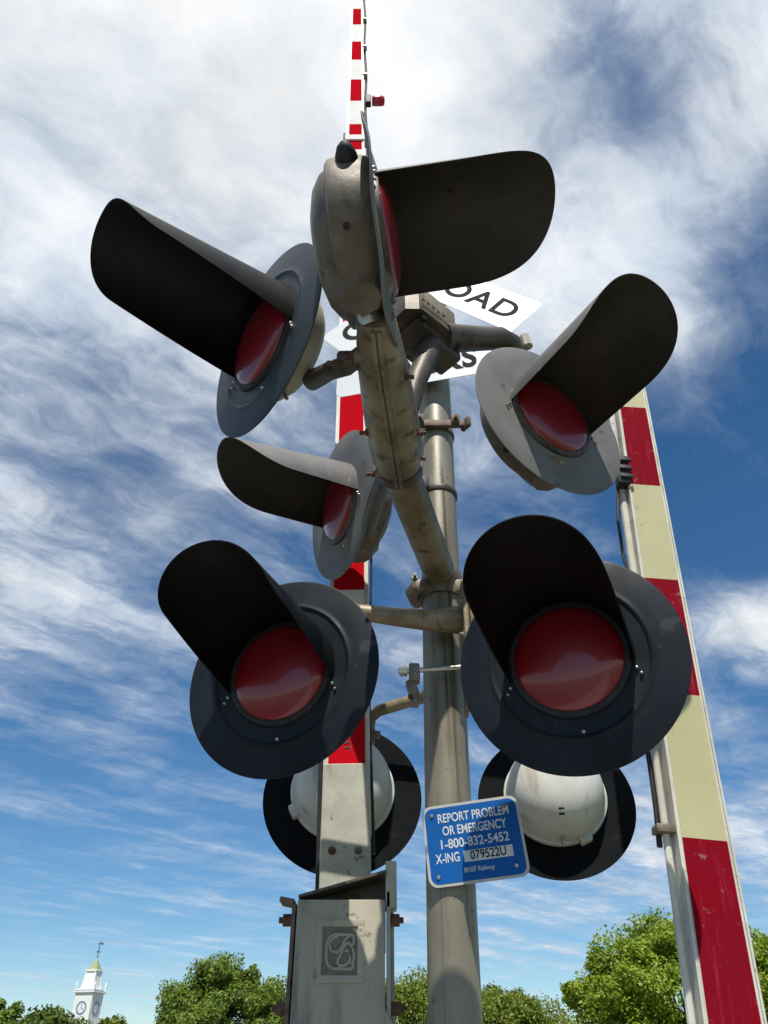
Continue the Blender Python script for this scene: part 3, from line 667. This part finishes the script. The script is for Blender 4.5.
def tree(name, x, y, h, w, crown0, m_, label, cat='tree', leaf=.2, n=26000, seed=1, clumps=46, clumpr=.16, sparse=0., group=None):
    rg = np.random.default_rng(seed); root = empty(name, (x, y, 0), (0, 0, 0), label, cat, group)
    cz_ = (h+crown0)/2; rz = (h-crown0)/2
    # trunk and limbs
    b = MB(); tp_ = crown0+rz*.9; b.tube([(0, 0, 0), (.05, .02, crown0*.6), (-.05, .05, crown0+.3*rz), (.1, 0, tp_)], [h*.035, h*.026, h*.018, h*.006], 12)
    cs = []
    k = 0
    while len(cs) < clumps:
        d = rg.normal(size=3); d /= np.linalg.norm(d); rad = rg.uniform(.35, .88)**.6
        lump = 1+.16*math.sin(3*math.atan2(d[1], d[0])+seed)+.10*math.sin(5*d[2]*2+seed*2)
        p = np.array([d[0]*w/2*rad*lump, d[1]*w/2*rad*lump, d[2]*rz*rad])
        tapr = 1-.30*max(0, p[2]/rz)
        p[0] *= tapr; p[1] *= tapr; p[2] += cz_; cs.append(p)
    for p in cs[:14]:
        s0_ = rg.uniform(.3, .8); st = Vector((0, 0, crown0+(tp_-crown0)*s0_*.6)); e = Vector(p); mid = st.lerp(e, .5)+Vector((0, 0, -.2))
        b.tube([st, mid, e], [h*.012, h*.008, h*.003], 7)
    b.build('trunk', M['bark'], root)
    ids = rg.integers(0, clumps, n); C_ = np.array(cs)[ids]
    big_ = rg.random(clumps); cr = (w*clumpr)*(.45+.95*big_)[ids]; C_ = C_+(C_-np.array([0, 0, cz_]))*((1-big_)*.08)[ids][:, None]
    d = rg.normal(size=(n, 3)); d /= np.linalg.norm(d, axis=1)[:, None]
    rad = rg.random(n)**.36
    Pp = C_+d*(cr*rad)[:, None]*np.array([1.1, 1.1, .8]); Pp += np.stack([np.sin(Pp[:, 2]*4.1+Pp[:, 1]*2.3), np.sin(Pp[:, 0]*3.7+Pp[:, 2]*3), np.sin(Pp[:, 0]*3.3+Pp[:, 1]*4.4)], 1)*.16
    out = rg.random(n) < .03; Pp[out] += d[out]*(cr[out]*.2)[:, None]
    nrm = d*.6+rg.normal(size=(n, 3))*.6+np.array([0, 0, .5]); nrm /= np.linalg.norm(nrm, axis=1)[:, None]
    a = np.cross(nrm, rg.normal(size=(n, 3))); a /= np.linalg.norm(a, axis=1)[:, None]; c = np.cross(nrm, a)
    sz = (leaf*(.6+.8*rg.random(n)))[:, None]
    V = np.stack([Pp-a*sz*.5, Pp+c*sz*.32+a*sz*.05, Pp+a*sz*.6, Pp-c*sz*.32+a*sz*.05], 1).reshape(-1, 3)
    me = bpy.data.meshes.new('crown'); me.vertices.add(n*4); me.vertices.foreach_set('co', V.astype(np.float32).ravel())
    me.loops.add(n*4); me.loops.foreach_set('vertex_index', np.arange(n*4, dtype=np.int32)); me.polygons.add(n)
    me.polygons.foreach_set('loop_start', np.arange(0, n*4, 4, dtype=np.int32)); me.polygons.foreach_set('loop_total', np.full(n, 4, dtype=np.int32))
    me.update(calc_edges=True); me.materials.append(m_); o = bpy.data.objects.new('crown', me); col.objects.link(o); o.parent = root
    return root


def at(xp, yp, Yd):      # world x, height for a direction seen at distance Yd
    v = (512-yp)/730; e = R(37.8)+math.atan(v); c_, s_ = math.cos(R(37.8)), math.sin(R(37.8)); d = Yd/(c_-v*s_)
    return (xp-384)/730*d, Yd*math.tan(e)+CAMZ


GT = 'trees beyond the crossing'
x, h = at(668, 918, 46); tree('maple_tree', x, 46, h, 11.6, 1.6, M['leaf_bright'], 'large bright green maple tree behind the leaning right arm', leaf=.19, n=120000, seed=4, clumps=170, clumpr=.085, group=GT)
x, h = at(785, 930, 50); tree('maple_tree', x, 50, h, 9.5, 1.6, M['leaf_bright'], 'bright green tree cut by the right edge, beyond the leaning arm', leaf=.20, n=75000, seed=9, clumps=90, clumpr=.12, group=GT)
x, h = at(228, 958, 58); tree('green_tree', x, 58, h, 10.2, 1.5, M['leaf_mid'], 'mid green loose crowned tree left of the gate mechanism', leaf=.18, n=100000, seed=5, clumps=150, clumpr=.078, group=GT)
x, h = at(425, 976, 72); tree('yellow_green_tree', x, 72, h, 12.5, 1.5, M['leaf_yellow'], 'yellow green tree left of and behind the mast', leaf=.22, n=65000, seed=6, clumps=90, clumpr=.12, group=GT)
x, h = at(497, 988, 76); tree('yellow_green_tree', x, 76, h, 12.0, 1.5, M['leaf_yellow'], 'smaller yellow green tree just right of the mast foot', leaf=.22, n=60000, seed=8, clumps=90, clumpr=.12, group=GT)
x, h = at(48, 1015, 82); tree('round_tree', x, 82, h, 9, 1.5, M['leaf_dark'], 'low dark tree in front of the white clock tower', leaf=.34, n=40000, seed=12, clumps=90, clumpr=.13, group=GT)
x, h = at(-6, 1003, 70); tree('round_tree', x, 70, h, 6.0, 1.5, M['leaf_mid'], 'tree cut by the left edge of the view, left of the clock tower', leaf=.3, n=24000, seed=13, clumps=60, clumpr=.12, group=GT)
x, h = at(116, 1019, 95); tree('round_tree', x, 95, h, 5.5, 1.5, M['leaf_yellow'], 'small tree top just right of the white clock tower', leaf=.34, n=16000, seed=15, clumps=50, clumpr=.15, group=GT)

# ------------------------------------------------------------------ clock tower
M['tower'] = mat('white_tower_paint', (.86, .86, .82), .6, second=(.80, .80, .76), nscale=.6)
M['tower_shade'] = mat('slate_blue_trim', (.20, .23, .34), .6, second=(.16, .18, .28), nscale=2)
M['copper'] = mat('green_copper_roof', (.38, .42, .22), .6, second=(.30, .36, .19), nscale=1.5)
M['brick'] = mat('red_brick', (.28, .10, .06), .85, second=(.22, .08, .05), nscale=3)
TY = 210.
tx, ttop = at(97, 959, TY)
tw = empty('clock_tower', (tx, TY, 0), (0, 0, R(-14)), 'distant white clock tower with green pointed roof and weather vane', 'tower')
_, z_base = at(85, 1030, TY); _, z_cor = at(90, 992, TY); _, z_up = at(93, 971, TY); _, z_rf = at(97, 961, TY); _, z_vane = at(99, 941, TY)
def T(mb, n_, m_, parent=None, **k): return mb.build(n_, m_, parent or tw, **k)
b = MB(); b.box((0, 0, z_base/2), (6.6, 6.6, z_base), bev=.05); b.box((0, 0, (z_base+z_cor)/2), (4.7, 4.7, z_cor-z_base), bev=.05); T(b, 'clock_stage', M['tower'], smooth=False)
b = MB(); b.box((0, 6, z_base*.28), (16, 22, z_base*.56)); T(b, 'church_body', M['brick'], smooth=False)
for z_, w_ in ((z_base, 6.4), (z_cor-.1, 5.5), (z_cor+.35, 4.8)): b = MB(); b.box((0, 0, z_), (w_, w_, .33), bev=.05); T(b, 'cornice', M['tower'], smooth=False)
b = MB(); b.box((0, 0, z_cor+.12), (4.9, 4.9, .28)); b.box((0, 0, z_base+.4), (4.76, 4.76, .18)); T(b, 'trim_band', M['tower_shade'], smooth=False)
b = MB(); hu = z_up-z_cor
b.add([(sx*1.65, sy*1.65, z_cor+.3) for sx, sy in ((-1, -1), (1, -1), (1, 1), (-1, 1))]+[(sx*1.2, sy*1.2, z_up) for sx, sy in ((-1, -1), (1, -1), (1, 1), (-1, 1))], [(0, 1, 5, 4), (1, 2, 6, 5), (2, 3, 7, 6), (3, 0, 4, 7), (4, 5, 6, 7)])
for sx, sy in ((-1, -1), (1, -1), (1, 1), (-1, 1)): b.tube([(sx*1.6, sy*1.6, z_cor+.4), (sx*1.2, sy*1.2, z_up)], .22, 4)
b.box((0, 0, z_up), (3.0, 3.0, .35), bev=.05); T(b, 'belfry', M['tower'], smooth=False)
b = MB(); ro_ = [(1.3, 1.3, z_up+.18), (.85, .85, z_up+(z_rf-z_up)*.5), (.35, .35, z_rf)]
for i in range(2):
    (a_, _, za), (c__, _, zc) = ro_[i], ro_[i+1]
    b.add([(sx*a_, sy*a_, za) for sx, sy in ((-1, -1), (1, -1), (1, 1), (-1, 1))]+[(sx*c__, sy*c__, zc) for sx, sy in ((-1, -1), (1, -1), (1, 1), (-1, 1))], [(0, 1, 5, 4), (1, 2, 6, 5), (2, 3, 7, 6), (3, 0, 4, 7), (4, 5, 6, 7)])
b.tube([(0, 0, z_rf), (0, 0, z_rf+.6)], [.35, .1], 8); T(b, 'roof', M['copper'], smooth=False)
b = MB(); b.tube([(0, 0, z_rf), (0, 0, z_vane)], .09, 6); zv = z_rf+(z_vane-z_rf)*.45
b.box((0, 0, zv), (1.4, .1, .12)); b.box((0, 0, zv), (.1, 1.4, .12)); b.box((.15, 0, z_vane-.6), (1.5, .08, .12)); b.add([(.5, 0, z_vane-.95), (1.0, 0, z_vane-.6), (.5, 0, z_vane-.25), (.5, .08, z_vane-.95), (1.0, .08, z_vane-.6), (.5, .08, z_vane-.25)], [(0, 1, 2), (5, 4, 3), (0, 3, 4, 1), (1, 4, 5, 2), (2, 5, 3, 0)])
T(b, 'weather_vane', M['dark'], smooth=False)
for sx, sy in ((-1, -1), (1, -1), (1, 1), (-1, 1)):
    for zz_, rr_ in ((z_cor+.5, 2.45), (z_base+.2, 3.0)):
        b = MB(); b.tube([(sx*rr_, sy*rr_, zz_-.3), (sx*rr_, sy*rr_, zz_+.5), (sx*rr_, sy*rr_, zz_+.8), (sx*rr_, sy*rr_, zz_+1.6)], [.22, .22, .3, .05], 8); T(b, 'finial', M['tower'])
zc_ = (z_base+z_cor)/2+.45
for a in (0, 90, 180, 270):
    b = MB(); b.lathe([(.0005, -2.390), (1.15, -2.390)], 32); b.xf(Matrix.Translation((0, 0, zc_))); b.xf(Matrix.Rotation(R(a), 4, 'Z')); cf = T(b, 'clock_face', M['sign_white'], smooth=False)
    b = MB(); b.lathe([(1.1, -2.370), (1.1, -2.450), (1.32, -2.450), (1.32, -2.370)], 32); b.box((0, -2.420, .35), (.13, .04, .75)); b.box((.28, -2.420, -.12), (.6, .04, .13), (0, R(25), 0))
    for k in range(12): q_ = R(30*k); b.box((math.sin(q_)*.92, -2.415, math.cos(q_)*.92), (.09, .03, .24), (0, q_, 0))
    b.xf(Matrix.Translation((0, 0, zc_))); b.xf(Matrix.Rotation(R(a), 4, 'Z')); T(b, 'clock_ring', M['tower_shade'], cf, smooth=False)

# ------------------------------------------------------------------ ground, road and track
M['ground'] = mat('dry_grass_ground', (.06, .085, .025), .95, second=(.11, .10, .05), nscale=.25, bump=.4, bscale=3)
M['asphalt'] = mat('asphalt', (.05, .05, .05), .9, second=(.07, .07, .068), nscale=2, bump=.3, bscale=60)
M['ballast'] = mat('ballast_stone', (.22, .21, .19), .95, second=(.12, .115, .11), nscale=14, bump=.8, bscale=22)
M['rail'] = mat('rail_steel', (.20, .13, .09), .5, .6, second=(.12, .07, .05), nscale=6)
M['concrete'] = mat('concrete_walk', (.34, .33, .30), .85, second=(.28, .27, .25), nscale=1.5, bump=.15, bscale=30)


def struct(mb, name, m_, **k): o = mb.build(name, m_, smooth=False, **k); o['kind'] = 'structure'; return o


b = MB(); b.add([(-3000, -3000, -.02), (3000, -3000, -.02), (3000, 3000, -.02), (-3000, 3000, -.02)], [(0, 1, 2, 3)]); struct(b, 'ground', M['ground'])
b = MB(); b.add([(-9, -60, 0), (-1.6, -60, 0), (-1.6, 120, 0), (-9, 120, 0)], [(0, 1, 2, 3)]); struct(b, 'road', M['asphalt'])
b = MB(); b.box((-1.45, 30, .05), (.25, 180, .13)); struct(b, 'kerb', M['concrete'])
b = MB(); b.add([(-1.3, -60, .0), (1.6, -60, .0), (1.6, 120, .0), (-1.3, 120, .0)], [(0, 1, 2, 3)]); struct(b, 'pavement', M['concrete'])
b = MB(); b.box((0, 7.2, -.02), (140, 3.2, .06)); struct(b, 'ballast_bed', M['ballast'])
tr = empty('railway_track', (0, 7.2, 0), label='steel railway track crossing behind the signal', cat='railway track')
for sy in (-.72, .72):
    b = MB(); b.box((0, sy, .10), (140, .07, .14), bev=.01); b.build('rail', M['rail'], tr)

scene.render.engine = 'CYCLES'
